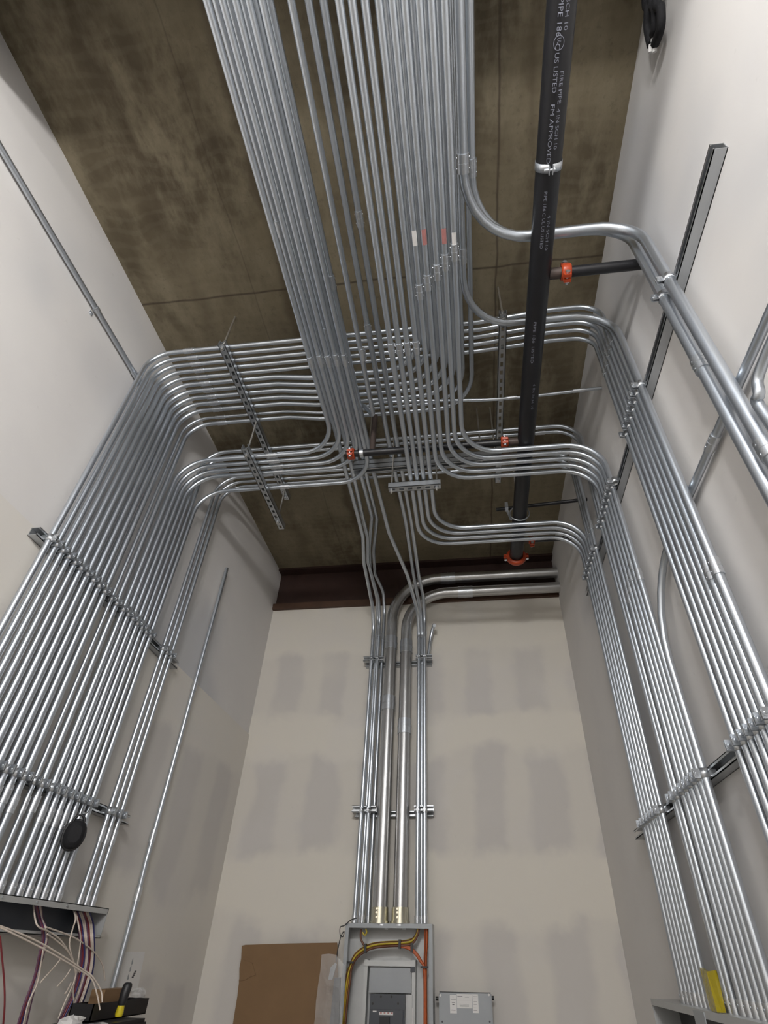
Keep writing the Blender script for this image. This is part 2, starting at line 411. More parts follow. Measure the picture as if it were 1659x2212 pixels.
# two more on the upper tier crossing to the middle right bank
YG2 = [1.993, 2.039, 2.086, 2.135, 2.182]
for i, (y, yr) in enumerate(((2.25, 2.250), (2.294, 2.294))):
    left_wall.append((y, .0125)); right_wall.append((yr, .0125))
    path = fillet([(XLC, y, tr_top_l), (XLC, y, T1), (.3, y, T1), (XRC, yr, T1), (XRC, yr, tr_top_r)], [.15, .5, .15])
    conduit(path, .0125, lw_label(16 + i), 'conduits of the wide bank on the left wall',
            [(V((XLC, y, LB)), (0, 0, 1)), (V((XRC - .28 + .05 * i, yr, T1)), (1, 0, 0)), (V((XRC, yr, 1.93 + .1)), (0, 0, 1))],
            [V((XLC, y, tr_top_l)), V((XRC, yr, tr_top_r))], base=(XLC, y, tr_top_l))
for i, y in enumerate((2.484, 2.530, 2.577)):
    left_wall.append((y, .0115)); right_wall.append((y, .0115))
    path = fillet([(XLC, y, tr_top_l), (XLC, y, T1), (XRC, y, T1), (XRC, y, tr_top_r)], [.16, .15])
    conduit(path, .0115, '%s from the left in the trio of thin conduits on the left wall' % ORD[i], 'trio of conduits on the left wall',
            [(V((XLC, y, LB)), (0, 0, 1)), (V((XRC, y, 2.13)), (0, 0, 1))], [V((XLC, y, tr_top_l)), V((XRC, y, tr_top_r))], base=(XLC, y, tr_top_l))
# low bundle: nine to the right wall
PX9 = [732.6, 760, 788, 818, 846.7, 873.7, 905, 931, 959.7]
X9 = [onZ(u, 0, LOW).x for u in PX9]
YG3 = [2.780, 2.728, 2.678, 2.628]
Y9 = YG3 + [2.182, 2.135, 2.086, 2.039, 1.993]
K9 = [(842, 755), (860, 755), (878, 752), (896, 750), (903, 630), (919, 610), (937, 588), (952, 567), (974, 545)]
ST = {4: (868, 515, 'white'), 5: (897, 512, 'red'), 7: (937, 510, 'red'), 6: (918, 500, None), 8: (972, 517, 'white')}
for i in range(9):
    x, y = X9[i], Y9[i]; right_wall.append((y, .0135))
    bank = 'far bank' if i < 4 else 'middle bank'
    path = fillet([(x, YR + .01, LOW), (x, y, LOW), (XRC, y, LOW), (XRC, y, tr_top_r)], [.20, .19])
    t = conduit(path, .0135, 'bright ceiling conduit bending right to the %s, %s from the left of its nine' % (bank, ORD[i]),
            'bright conduits of the ceiling bundle',
            [(V((x, onZ(*K9[i], LOW).y, LOW)), (0, 1, 0)), (V((XRC, y, 1.40 + .03 * (i % 4))), (0, 0, 1))][:1 if i < 4 else 2], V((XRC, y, tr_top_r)), base=(XRC, y, tr_top_r))
    if i in ST and ST[i][2]:
        p = onZ(ST[i][0], ST[i][1], LOW); sb = MB(); rr = .0141; L = .055
        vs = []
        for j in range(6):
            a = math.radians(-125 + 16 * j + (8 if i == 5 else 0))
            for yy in (p.y - L / 2, p.y + L / 2): vs.append((x + rr * math.cos(a), yy, LOW + rr * math.sin(a)))
        sb.add(vs, [(2 * j, 2 * j + 2, 2 * j + 3, 2 * j + 1) for j in range(5)], True)
        sk = part('sticker', sb, M['white' if ST[i][2] == 'white' else 'palered'], t, '%s paper label' % ST[i][2])
# two thick ones to the near bank
for i, (x, y, z) in enumerate(((.078, 1.400, 2.551), (.080, 1.441, 2.622))):
    r = .0155; right_wall.append((y, r))
    path = fillet([(x, YR + .01, z), (x, y, z), (XRC, y, z), (XRC, y, tr_top_r)], [.24, .20])
    conduit(path, r, ('thick steel conduit sweeping right in front of the upper rack, outermost of the near bank', 'thick steel conduit half hidden behind its twin, second outermost of the near bank')[i],
            'thick conduits of the near bank', [(V((x, onZ(1000, 552, z).y, z)), (0, 1, 0)), (V((XRC, y, onX(1540 - 16 * i, 1236 + 20 * i, XRC).z)), (0, 0, 1))], V((XRC, y, tr_top_r)), base=(XRC, y, tr_top_r))
# the pair nearest the viewer on the right wall
PAIR = [(.086, .972, 2.440), (.122, 1.034, 2.580)]
for i, (x, y, z) in enumerate(PAIR):
    path = fillet([(x, YR + .01, z), (x, y, z), (XRP, y, z), (XRP, y, tr_top_r)], [.26, .17])
    k = ((1000, 352), (1016, 362))[i]
    conduit(path, .0195, ('large steel conduit nearest the viewer on the right wall, front of the pair', 'large steel conduit behind the nearest one on the right wall, rear of the pair')[i],
            'pair of large conduits', [(V((x, onZ(*k, z).y, z)), (0, 1, 0)), (V((XRP, y, onX(*((1655, 975), (1520, 770))[i], XRP).z)), (0, 0, 1))], V((XRP, y, tr_top_r)), base=(XRP, y, tr_top_r), n=12)
# conduit along the right wall that turns down into the middle bank
zj = 1.347
path = fillet([(XR - .0245, .30, zj), (XR - .0245, 1.79, zj), (XRC, 1.949, 1.10), (XRC, 1.949, tr_top_r)], [.25, .5])
conduit(path, .0145, 'steel conduit running level along the right wall, then curving down beside the middle bank', 'single conduits on the walls',
        [(V((XR - .0245, 1.2, zj)), (0, 1, 0))], V((XRC, 1.949, tr_top_r)), base=(XRC, 1.949, tr_top_r))
right_wall.append((1.949, .0145))
pj = onX(1655, 760, XR - .03)
path = smoothc([(XR - .03, .40, zj - .07), (XR - .035, .60, zj - .075), onX(1646, 790, XR - .05), onX(1640, 850, XR - .06), onX(1655, 900, XR - .06), (XR - .06, pj.y + .02, .5), (XR - .06, pj.y + .02, tr_top_r)])
conduit(path, .0145, 'steel conduit with a curved drop at the right edge beyond the large pair', 'single conduits on the walls', base=path[-1])
# upper layer of the bundle heading for the back wall
YF, YK = D - .1300, D - .0565
BACK = [
    ([(747, 1019, 2.62), (773, 1115, 2.60), (784, 1160, 2.58), (786, 1215, 2.54)], (-.787, YF), 2.46, 'leftmost thin conduit beside the thick pair on the back wall'),
    ([(762, 1019, 2.62), (783, 1115, 2.64), (794, 1160, 2.63), (795, 1215, 2.60)], (-.737, YF), 2.53, 'second from the left of the thin conduits beside the thick back-wall pair'),
    ([(778, 1019, 2.62), (803, 1115, 2.68), (798, 1185, 2.69), (800, 1235, 2.68)], (-.768, YK), 2.60, 'rear left thin conduit behind the front ones on the back wall'),
    ([(790, 1019, 2.62), (814, 1120, 2.72), (807, 1190, 2.74), (810, 1240, 2.73)], (-.712, YK), 2.66, 'rear right thin conduit next to the thick pair on the back wall'),
    ([(807, 1019, 2.62), (840, 1150, 2.55), (880, 1242, 2.46)], (-.391, YF), 2.38, 'thin conduit slanting across to the right side of the thick pair'),
    ([(851, 1010, 2.62), (876, 1125, 2.63), (886, 1190, 2.63), (893, 1240, 2.61)], (-.372, YK), 2.42, 'rear thin conduit right of the thick pair on the back wall'),
    ([(867, 1010, 2.62), (888, 1125, 2.64), (897, 1185, 2.62), (904, 1240, 2.59)], (-.343, YF), 2.52, 'rightmost thin conduit of the run on the back wall')]
X0 = [466, 495, 526, 549, 582, 666, 698]
for i, (pp, (xw, yw), zt, lab) in enumerate(BACK):
    pts = [onZ(*p) for p in pp]; x0 = onZ(X0[i], 0, UP).x
    start = [V((x0, YR + .01, UP)), V((x0, min(2.1, pts[0].y - .3), UP))]
    pts = start + pts + [V((xw, yw - .10, zt)), V((xw, yw, zt - .16)), V((xw, yw, .18))]
    path = fillet(pts, .12, 5)
    conduit(path, .0145, lab, 'thin conduits into the open panel', [(V((xw, yw, 2.22 + .03 * (i % 2))), (0, 0, 1)), (V((x0, .9 + .25 * (i % 3), UP)), (0, 1, 0))], V((xw, yw, .18)), base=(xw, yw, .18))
# short stub beside them
st = [V((-.318, D - .05, 2.045)), V((-.316, D - .05, 2.08)), onY(931, 1375, D - .06), onY(937, 1352, D - .10), onY(938.5, 1351, D - .16)]
conduit(smoothc(st), .0145, 'short conduit stub with an open bent end right of the thin conduits', 'single conduits on the walls', base=st[0])
mb = MB(); 
# lone bright conduit in the bundle with a hooked end
hk = [V((-.447, YR + .01, T2)), onZ(785, 770, T2), onZ(806, 893, T2), onZ(800, 897, T2 + .05), onZ(786, 876, T2 + .16), V((-.60, 1.90, T2 + .19))]
conduit(fillet([hk[0], hk[2] + V((0, .02, 0)), hk[4], hk[5]], [.05, .05]), .0130, 'lone steel conduit in the ceiling bundle with a hooked far end', 'single conduits in the bundle',
        [(V((-.447, onZ(785, 765, T2).y, T2)), (0, 1, 0))], base=hk[2])
# thin line crossing to the right wall
pa, pb = onZ(850, 868, 2.695), onX(1300, 838, XR)
pm = onZ(1080, 862, 2.67)
conduit(smoothc([V((-.55, pa.y + .02, 2.695)), pa, pm, pb]), .0095, 'thin conduit crossing behind the black pipe to the right wall', 'single conduits in the bundle',
        [(pm.lerp(pb, .12), pb - pm), (pm.lerp(pb, .78), pb - pm)], base=pb)
# left wall: level conduit up high, and the lone riser
zt = 2.615; xt = XL + .0215
conduit([(xt, YR + .01, zt), (xt, 1.60, zt)], .0135, 'conduit strapped level along the upper left wall', 'single conduits on the walls', [(V((xt, 1.53, zt)), (0, 1, 0))], base=(xt, 1.6, zt))
for yy in (1.157,):
    t = thing('conduit_strap', 'small two-screw strap on the level conduit of the left wall', 'strap', (xt, yy, zt))
    part('band', MB().sweep([(xt, yy - .012, zt), (xt, yy + .012, zt)], .0165, 12), M['zinc'], t)
    for s in (-1, 1): part('screw', MB().box((XL, yy - .01, zt + s * .030 - .012), (XL + .004, yy + .01, zt + s * .030 + .012)).cyl((XL, yy, zt + s * .034), (XL + .010, yy, zt + s * .034), .006, 8), M['zinc'], t)
xs = XL + .0315
path = fillet([(xs, 2.968, 2.34), (xs, 2.975, .40), (xs, 2.985, .22), (xs, 2.990, -.16)], .3)
conduit(path, .0135, 'lone steel conduit rising on the left wall towards the back corner', 'single conduits on the walls',
        [(V((xs, 2.972, onX(417, 1480, xs).z)), (0, 0, 1)), (V((xs, 2.972, onX(322, 1803, xs).z)), (0, 0, 1)), (V((xs, 2.984, onX(287, 1930, xs).z)), (0, 0, 1))], base=path[-1])
# thick pair on the back wall
YBIG = D - .10
for i, (x, z, rb, xe) in enumerate(((-.632, 2.815, .42, XR), (-.502, 2.655, .36, XR))):
    r = .0475
    path = fillet([(x, YBIG, .178), (x, YBIG, z), (xe, YBIG, z)], rb, 14)
    t = thing('thick_conduit', ('thick steel conduit on the back wall, left of the two and higher along the beam', 'thick steel conduit on the back wall, right of the two and lower along the beam')[i], 'conduit', (x, YBIG, .178), 'thick conduits on the back wall')
    part('tube', MB().sweep(path, r, 20), M['bigemt'], t)
    cm = MB()
    def ringc(p, d, L, rr, mat='zinc', nm='coupling'):
        d = V(d); q = MB(); q.sweep([p - d * L / 2, p - d * .004], rr, 20); q.sweep([p - d * .004, p + d * .004], rr * 1.04, 20); q.sweep([p + d * .004, p + d * L / 2], rr, 20)
        return part(nm, q, M[mat], t)
    for (u, v) in (((843, 1390), (842, 1520)), ((877, 1398), (875, 1570)))[i]:
        ringc(V((x, YBIG, onY(u, v, YBIG).z)), (0, 0, 1), .115, r * 1.10)
    ringc(V((onY(*((968, 1252), (1005, 1277))[i], YBIG).x, YBIG, z)), (1, 0, 0), .13, r * 1.10)
    q = MB(); q.sweep([(x, YBIG, .180), (x, YBIG, .265)], r * 1.14, 20); q.sweep([(x, YBIG, .178), (x, YBIG, .192)], r * 1.3, 14)
    for zz in (.21, .235, .255): q.cyl((x - .012, YBIG - r * 1.05, zz), (x - .012, YBIG - r * 1.22, zz), .006, 8)
    part('connector', q, M['brass'], t, 'yellowish connector')

# ------------------------------------------------------------------ strut channels on the walls
def riser_clamps(lst, X, z, rz, lo=-9, hi=9): return [(V((X, y, z)), r, rz) for y, r in lst if lo < y < hi]
strut((XL + .0310, 1.462, 1.405), (XL + .0310, 2.70, 1.405), (-1, 0, 0), 'upper strut channel across the left wall behind the wide bank', riser_clamps(left_wall, XLC, 1.405, 0))
strut((XL + .0310, 1.30, .545), (XL + .0310, 2.685, .545), (-1, 0, 0), 'lower strut channel across the left wall by the hanging speaker', riser_clamps(left_wall, XLC, .545, 0))
pc = [(V((XRP, y, 1.955)), .0195, math.pi) for _, y, _ in PAIR]
strut((XR - .0205, .595, 1.955), (XR - .0205, 2.96, 1.955), (1, 0, 0), 'upper strut channel across the right wall', riser_clamps(right_wall, XRC, 1.955, math.pi, 1.38) + pc)
strut((XR - .0205, .60, .527), (XR - .0205, 3.05, .527), (1, 0, 0), 'lower strut channel across the right wall', riser_clamps(right_wall, XRC, .527, math.pi))
thin_f = [(-.785, YF), (-.737, YF), (-.391, YF), (-.343, YF)]
for z, lab in ((2.002, 'upper strut channel behind the conduits on the back wall'), (.830, 'lower strut channel behind the conduits on the back wall')):
    strut((-.852, D - .0205, z), (-.292, D - .0205, z), (0, 1, 0), lab,
          [(V((x, y, z + .002)), .0145, -math.pi / 2) for x, y in thin_f],
          extra=(((-.86, D - .0938, z + .02), (-.69, D - .0938, z + .02)), ((-.42, D - .0938, z + .02), (-.285, D - .0938, z + .02))))
    tt = bpy.data.objects[-1] if False else None
# ------------------------------------------------------------------ trapeze hangers under the ceiling
def trapeze(a, b, zb, label, rods, ztop=ZC, nearlip=True):
    t = thing('trapeze_hanger', label, 'hanger', (V(a) + V(b)) / 2, 'trapeze hangers under the ceiling')
    part('channel', channel_mb(a, b, (0, 0, -1), slots=True), M['strut'], t)
    for x, y, z1 in rods:
        part('rod', MB().cyl((x, y, zb - .05), (x, y, z1), .0052, 8), M['rod'], t)
        part('nut', MB().cyl((x, y, zb - .034), (x, y, zb - .022), .011, 6), M['zinc'], t)
        part('washer', MB().box((x - .0105, y - .0105, zb + .021), (x + .0105, y + .0105, zb + .026)), M['zinc'], t)
        part('nut', MB().cyl((x, y, zb + .026), (x, y, zb + .036), .010, 6), M['zinc'], t)
zs1 = T1 - .0145 - .0210
trapeze((-1.262, 1.464, zs1), (-1.262, 2.690, zs1), zs1, 'long slotted hanger bar nearest the left wall, upper of the two', [(-1.262, 1.483, ZC), (-1.262, 2.655, ZC)])
zs2 = T2 - .0135 - .0215
trapeze((-1.255, 1.960, zs2), (-1.255, 2.690, zs2), zs2, 'shorter slotted hanger bar below the upper one at the left', [(-1.255, 2.0, zs1 - .022), (-1.255, 2.60, zs1 - .022)])
trapeze((.287, 1.450, zs1), (.287, 2.665, zs1), zs1, 'slotted hanger bar beside the black pipe', [(.287, 1.470, ZC), (.287, 2.63, ZC)])
zs3 = UP - .0145 - .0215
trapeze((-.66, 2.272, zs3), (.285, 2.272, zs3), zs3, 'wide hanger bar crossing under the middle of the bundle', [(-.573, 2.272, ZC), (.250, 2.272, ZC), (.16, 2.272, ZC)])
t_ = [o for o in bpy.data.objects if o.get('label', '').startswith('wide hanger bar')][0]
part('channel', channel_mb((-.66, 2.272, zs3 - .0412), (.285, 2.272, zs3 - .0412), (0, 0, 1)), M['strut'], t_)
zs4 = LOW - .0135 - .0215
trapeze((-.408, 2.185, zs4), (-.098, 2.185, zs4), zs4, 'short slotted hanger bar under four conduits of the bundle', [(-.3905, 2.185, ZC), (-.122, 2.185, ZC)])

# ------------------------------------------------------------------ black fire pipe
ZP, RP = 2.365, .0465
xp = onZ(1184, 365, ZP).x
yend = onZ(1112, 1203, ZP).y
t = thing('sprinkler_main', 'large black sprinkler main running under the ceiling with stencilled text', 'pipe', (xp, yend, ZP))
pp = part('pipe', MB().sweep([(xp, YR + .01, ZP), (xp, yend, ZP)], RP, 28), M['blackpipe'], t)
def wrapped(txt, y0, size, a_mid, stretch=1.0, ylen=None):
    cu = bpy.data.curves.new('txt', 'FONT'); cu.body = txt; cu.size = size; cu.resolution_u = 3
    ob = bpy.data.objects.new('txt', cu); col.objects.link(ob)
    bpy.context.view_layer.update()
    me = bpy.data.meshes.new_from_object(ob.evaluated_get(bpy.context.evaluated_depsgraph_get()))
    col.objects.unlink(ob); bpy.data.objects.remove(ob)
    base = V(tuple(t['base']))
    for v in me.vertices:
        a = a_mid + (v.co.y - size * .35) / RP
        y = y0 + v.co.x * stretch
        v.co = V((xp + (RP + .0006) * math.cos(a), y, ZP + (RP + .0006) * math.sin(a))) - base
    me.materials.clear(); me.materials.append(M['inkpipe']); me.name = 'stencil'
    o = link('stencil', me, pp); return o
A1, A2 = math.radians(-101), math.radians(-76)
wrapped('PIPE 186  C', .285, .021, A1, 1.15); wrapped('UL', .372, .017, math.radians(-97), .7); wrapped('US LISTED', .405, .019, A1, 1.15)
wrapped('FM APPROVED', .53, .019, A1, 1.35)
wrapped('N SCH 10', .265, .017, A2, 1.3); wrapped('FIRE PIPE  4 IN SCH 10', .45, .017, A2, 1.25)
wrapped('PIPE 186 C UL US LISTED', .78, .016, A1, 1.15); wrapped('4 IN SCH 10', .86, .016, A2, 1.5)
wrapped('PIPE 186  LISTED', 1.28, .017, A1, 1.7); wrapped('4 IN SCH 10', 1.60, .017, A2, 1.7)
# ring round the UL mark
q = MB(); vs = []
for k in range(25):
    th = 2 * math.pi * k / 24
    for rr in (.0150, .0168):
        a = math.radians(-98) + rr * math.sin(th) / RP; vs.append((xp + (RP + .0006) * math.cos(a), .384 + rr * 1.05 * math.cos(th), ZP + (RP + .0006) * math.sin(a)))
q.add(vs, [(2 * k, 2 * k + 2, 2 * k + 3, 2 * k + 1) for k in range(24)]); sub('stencil', q, M['inkpipe'], t, pp)
def hanger_band(y, w, mat, bolt=True):
    q = MB(); n = 28
    vs = [];
    for i in range(n + 1):
        a = math.radians(-82) + math.radians(344) * i / n
        for rr in (RP + .0005, RP + .0035):
            for yy in (y - w, y + w): vs.append((xp + rr * math.cos(a), yy, ZP + rr * math.sin(a)))
    fs = []
    for i in range(n):
        o = i * 4; p = o + 4; fs += [(o, p, p + 1, o + 1), (o + 2, o + 3, p + 3, p + 2), (o, o + 2, p + 2, p), (o + 1, p + 1, p + 3, o + 3)]
    q.add(vs, fs, True)
    for s in (-1, 1): q.box((xp + s * .0062 - .0018, y - w, ZP - RP - .024), (xp + s * .0062 + .0018, y + w, ZP - RP + .001))
    o = part('pipe_clamp', q, mat, t, 'bright metal pipe clamp')
    bq = MB().cyl((xp - .024, y, ZP - RP - .013), (xp + .016, y, ZP - RP - .013), .0042, 8); bq.cyl((xp + .008, y, ZP - RP - .013), (xp + .014, y, ZP - RP - .013), .0085, 6)
    sub('bolt', bq, M['zinc'], t, o)
hanger_band(onZ(1184, 365, ZP - RP).y, .013, M['zinc'])
# hanger ring and rod near the far end
yh = 2.6025
q = MB(); ring = [(xp + .062 * math.cos(a), yh, ZP + .008 + .062 * math.sin(a)) for a in [2 * math.pi * k / 28 for k in range(29)]]
q.sweep(ring, .0045, 6, cap=False); part('hanger_ring', q, M['strut'], t); part('hanger_rod', MB().cyl((xp, yh, ZP + .07), (xp, yh, ZC), .005, 8), M['rod'], t)
def coupling_ring(p, axis, r, label, root, seg=22):
    """two-bolt grooved coupling: split housing, two bolt pads, bolts"""
    axis = V(axis); up = V((0, 0, 1)); side = axis.cross(up)
    q = MB()
    prof = [(-.021, 1.02), (-.020, 1.30), (-.012, 1.48), (.012, 1.48), (.020, 1.30), (.021, 1.02)]
    vs = []
    for i in range(seg):
        a = 2 * math.pi * i / seg
        d = side * math.cos(a) + up * math.sin(a)
        for ax, k in prof: vs.append(p + axis * ax + d * (r * k + .003))
    n = len(prof)
    q.add(vs, [(i * n + j, ((i + 1) % seg) * n + j, ((i + 1) % seg) * n + j + 1, i * n + j + 1) for i in range(seg) for j in range(n - 1)], True)
    o = part('grooved_coupling', q, M['orange'], root, 'orange grooved coupling')
    return o
def lugs(p, axis, r, root, par, ang=0., e=.016):
    axis = V(axis); up = V((0, 0, 1)); side = axis.cross(up); s2 = side * math.cos(ang) + up * math.sin(ang); u2 = axis.cross(s2)
    for s in (-1, 1):
        c = p + s2 * s * (r * 1.40 + e)
        for h in (-1, 1):
            a = c + u2 * h * .004; q = MB()
            quad = [a + axis * x + s2 * y for x, y in ((-.015, -e), (.015, -e), (.015, e * .8), (-.015, e * .8))]
            q.hexa(quad, u2 * h * .012); sub('bolt_pad', q, M['orange'], root, par)
        bq = MB(); bq.sweep([c - u2 * .030, c - u2 * .024, c - u2 * .0239, c - u2 * .016, c - u2 * .0159, c + u2 * .0159, c + u2 * .016, c + u2 * .026], [.0055, .0055, .010, .010, .0055, .0055, .010, .010], 8)
        sub('bolt', bq, M['zinc'], root, par)
pe = V((xp, yend, ZP)); cpl = coupling_ring(pe, (0, 1, 0), RP, '', t); lugs(pe, (0, 1, 0), RP, t, cpl, 0., .012)
part('end_cap', MB().sweep([(xp, yend + .0, ZP), (xp, yend + .05, ZP)], RP * .98, 24), M['blackpipe'], t)
def branch(a, b, r, label, couplings, extra=None, weld=None):
    bt = thing('sprinkler_branch', label, 'pipe', b, 'sprinkler branches')
    part('pipe', MB().sweep([a, b], r, 16), M['blackpipe'], bt)
    d = (V(b) - V(a)).normalized()
    if weld: part('outlet', MB().sweep([a, V(a) + d * weld], r * 1.06, 16), M['rust'], bt, 'raw brown steel outlet')
    for c in couplings:
        o = coupling_ring(V(c), d, r, '', bt, 16); lugs(V(c), d, r, bt, o, math.pi / 2 if 'crossing' not in label else .6, .013 if 'crossing' not in label else .011)
    return bt
c1_ = onZ(1222, 588, ZP); b1 = V((XR, c1_.y, ZP))
branch(V((xp + RP * .9, c1_.y, ZP)), b1, .0215, 'black branch pipe with an orange coupling reaching the right wall near the large conduits', [V((c1_.x, c1_.y, ZP))], weld=.06)
c2_ = onZ(1090, 950, ZP); c3_ = onZ(760, 986, ZP)
yb = (c2_.y + c3_.y) / 2
bt = branch(V((xp - RP * .9, yb, ZP)), V((c3_.x - .03, yb, ZP)), .0205, 'black branch pipe with two orange couplings crossing the ceiling bundle', [V((c2_.x, yb, ZP)), V((c3_.x, yb, ZP))], weld=.05)
xcl = onZ(783, 985, ZP).x
part('band', MB().sweep([(xcl - .010, yb, ZP), (xcl + .010, yb, ZP)], .0245, 16), M['zinc'], bt, 'bright metal band')
xr_ = onZ(803, 975, ZP).x
part('riser', MB().sweep([(xr_, yb, ZP + .015), (xr_, yb, 2.70)], .0165, 14), M['rust'], bt, 'short brown riser')
c4_ = onZ(1148, 1167, ZP)
branch(V((xp + RP * .9, c4_.y, ZP)), V((XR, c4_.y, ZP)), .0165, 'thin black branch pipe with an orange coupling near the back beam', [V((c4_.x, c4_.y, ZP))], weld=.035)
ba, bb = onZ(1072, 1101, 2.45), onZ(1250, 1072, 2.45)
bt = thing('brace_pipe', 'thin dark brace pipe clamped above the sprinkler main', 'pipe', bb)
part('pipe', MB().sweep([ba, V((XR, 2.603, 2.46))], .0125, 12), M['blackpipe'], bt)
pcl = onZ(1094, 1096, 2.45)
q = MB(); q.box((pcl.x - .010, pcl.y - .02, 2.43), (pcl.x + .010, pcl.y + .02, 2.48)); q.cyl((pcl.x, pcl.y, 2.41), (pcl.x, pcl.y, 2.44), .006, 8)
q.hexa([(pcl.x - .008, pcl.y - .004, 2.43), (pcl.x + .008, pcl.y - .004, 2.43), (xp - .05, pcl.y - .004, ZP - .03), (xp - .066, pcl.y - .004, ZP - .03)], (0, .004, 0))
part('brace_clamp', q, M['zinc'], bt)
# dark cable bundle hanging at the top right
cb = thing('cable_bundle', 'dark insulated cables hanging in the top right corner by the ceiling', 'cable', onX(1410, 60, XR - .06))
for k, (u0, u1, ue, ve) in enumerate(((1402, 1400, 1406, 96), (1414, 1416, 1412, 72), (1424, 1428, 1415, 95))):
    pts = [V((XR - .07 + .02 * k, -.3, 2.86)), onX(u0, -60, XR - .05), onX(u1, 20, XR - .045), onX(u1 - 1, 60, XR - .04), onX(ue, ve, XR - .035)]
    part('cable', MB().sweep(smoothc(pts), .016, 8), M['blackcloth'], cb)
    e = pts[-1]; q = MB(); q.sweep([e, e + V((0, .02, -.012))], .009, 6); part('frayed_end', q, M['white'], cb, 'pale frayed cable end')

# ------------------------------------------------------------------ left wireway with loose wires
XT = XL + .105
w = thing('wireway', 'open grey wireway under the left conduits with loose wires', 'wireway', (XL + .05, 1.9, .06))
y0, y1 = .6, 2.655; zt0, zb0 = .168, .056
xa = XL + .0102
part('top_plate', MB().box((xa, y0, zt0 - .003), (XT, y1, zt0)), M['grey'], w)
part('front_lip', MB().box((XT - .003, y0, zt0 - .022), (XT, y1, zt0)), M['lightgrey'], w)
part('back_plate', MB().box((xa, y0, zb0), (xa + .003, y1, zt0 - .003)), M['darkgrey'], w)
part('bottom_plate', MB().box((xa, y0, zb0), (XT, y1, zb0 + .003)).box((XT - .003, y0, zb0), (XT, y1, zb0 + .012)), M['lightgrey'], w)
part('end_plate', MB().box((xa, y1 - .003, zb0), (XT, y1, zt0)), M['lightgrey'], w)
q = MB()
for yy in (2.0, 2.18, 2.36): q.cyl((XT, yy, zt0 - .011), (XT + .004, yy, zt0 - .011), .004, 8)
part('screw', q, M['strut'], w)
def wire(pix, X, r, mat, label, group, z0=None):
    pts = []
    for p in pix:
        pts.append(onX(p[0], p[1], p[2] if len(p) > 2 else X))
    o = thing('loose_wire', label, 'wire', pts[-1], group)
    part('strand', MB().sweep(smoothc(pts, 5), r, 6), M[mat], o)
XW = XT + .01; XI = XL + .06
random.seed(4)
bund = [('wpurple', 'purple'), ('wred', 'red'), ('wblue', 'blue'), ('wwhite', 'white'), ('wwhite', 'white'), ('wpurple', 'purple'), ('wred', 'red'), ('wwhite', 'white'), ('wwhite', 'white'), ('wblue', 'blue')]
for k, (mt, cn) in enumerate(bund[:6]):
    j = k * 2.6
    wire([(76 + j, 1955, XI), (84 + j * .6, 1985, XI), (90 + j * .7, 2003), (92 + j * .8, 2030), (84 + j * .7, 2065), (74 + j * .6, 2110), (52 + j * 1.1, 2170), (30 + j * 1.6, 2240)], XW, .0036, mt,
         '%s wire, %s from the left in the left bundle under the wireway' % (cn, ORD[k]), 'wires of the left bundle')
for k, (mt, cn) in enumerate(bund):
    j = k * 3.6
    wire([(160 + j, 1970, XI), (168 + j, 1993, XI), (172 + j * .95, 2020), (176 + j * .85, 2060), (170 + j * .9, 2100), (155 + j * .9, 2150), (128 + j * 1.1, 2205), (112 + j * 1.2, 2250)], XW + .004 * (k % 3), .0042, mt,
         '%s wire, %s from the left in the right bundle under the wireway' % (cn, ORD[k]), 'wires of the right bundle')
loose = [[(0, 2000), (40, 2015), (90, 2038), (140, 2068), (180, 2095), (200, 2110), (218, 2140), (221, 2165)],
         [(0, 2003), (35, 2020), (85, 2045), (130, 2070), (170, 2094), (198, 2115), (210, 2150), (216, 2182)],
         [(72, 1957, XI), (80, 1998), (105, 2012), (130, 2030), (150, 2060), (164, 2095), (158, 2140), (162, 2180)],
         [(100, 2003), (135, 2015), (165, 2028), (190, 2045), (208, 2062), (222, 2085), (227, 2118)],
         [(102, 2018), (122, 2032), (145, 2053), (158, 2076), (163, 2100)],
         [(132, 2070), (118, 2088), (100, 2108), (86, 2124)], [(152, 2094), (142, 2110), (123, 2132)], [(154, 2122), (146, 2138), (140, 2148)],
         [(158, 1963, XI), (163, 1985), (156, 2010), (150, 2040), (160, 2080), (172, 2100)], [(162, 1964, XI), (170, 2000), (174, 2030), (168, 2080), (160, 2120), (140, 2165), (126, 2200)],
         [(94, 2045), (88, 2085), (80, 2125), (62, 2165), (50, 2215)], [(0, 2022), (4, 2065), (9, 2120), (10, 2170), (6, 2225)]]
LLAB = ['white wire swooping from the left edge to the ladder tray, upper one', 'white wire swooping from the left edge to the ladder tray, lower one', 'white wire arching from the left bundle and dropping straight down',
        'white wire curving right with its tip near the paper sheet', 'short white wire crossing under the wireway', 'white wire tip pointing down left below the wireway', 'shorter white wire tip below the crossing wires',
        'shortest white wire tip beside the right bundle', 'white wire looping out of the wireway end', 'white wire falling along the front of the right bundle', 'white wire hanging beside the left bundle', 'dark red wire hanging at the left edge']
for k, p in enumerate(loose):
    if k < 2: p = [(a[0], a[1], XW + .012 + (.145 * j / (len(p) - 1))) for j, a in enumerate(p)]
    wire(p, XW + .012, .0030, 'wred' if k == 11 else 'wwhite', LLAB[k], 'single loose wires')
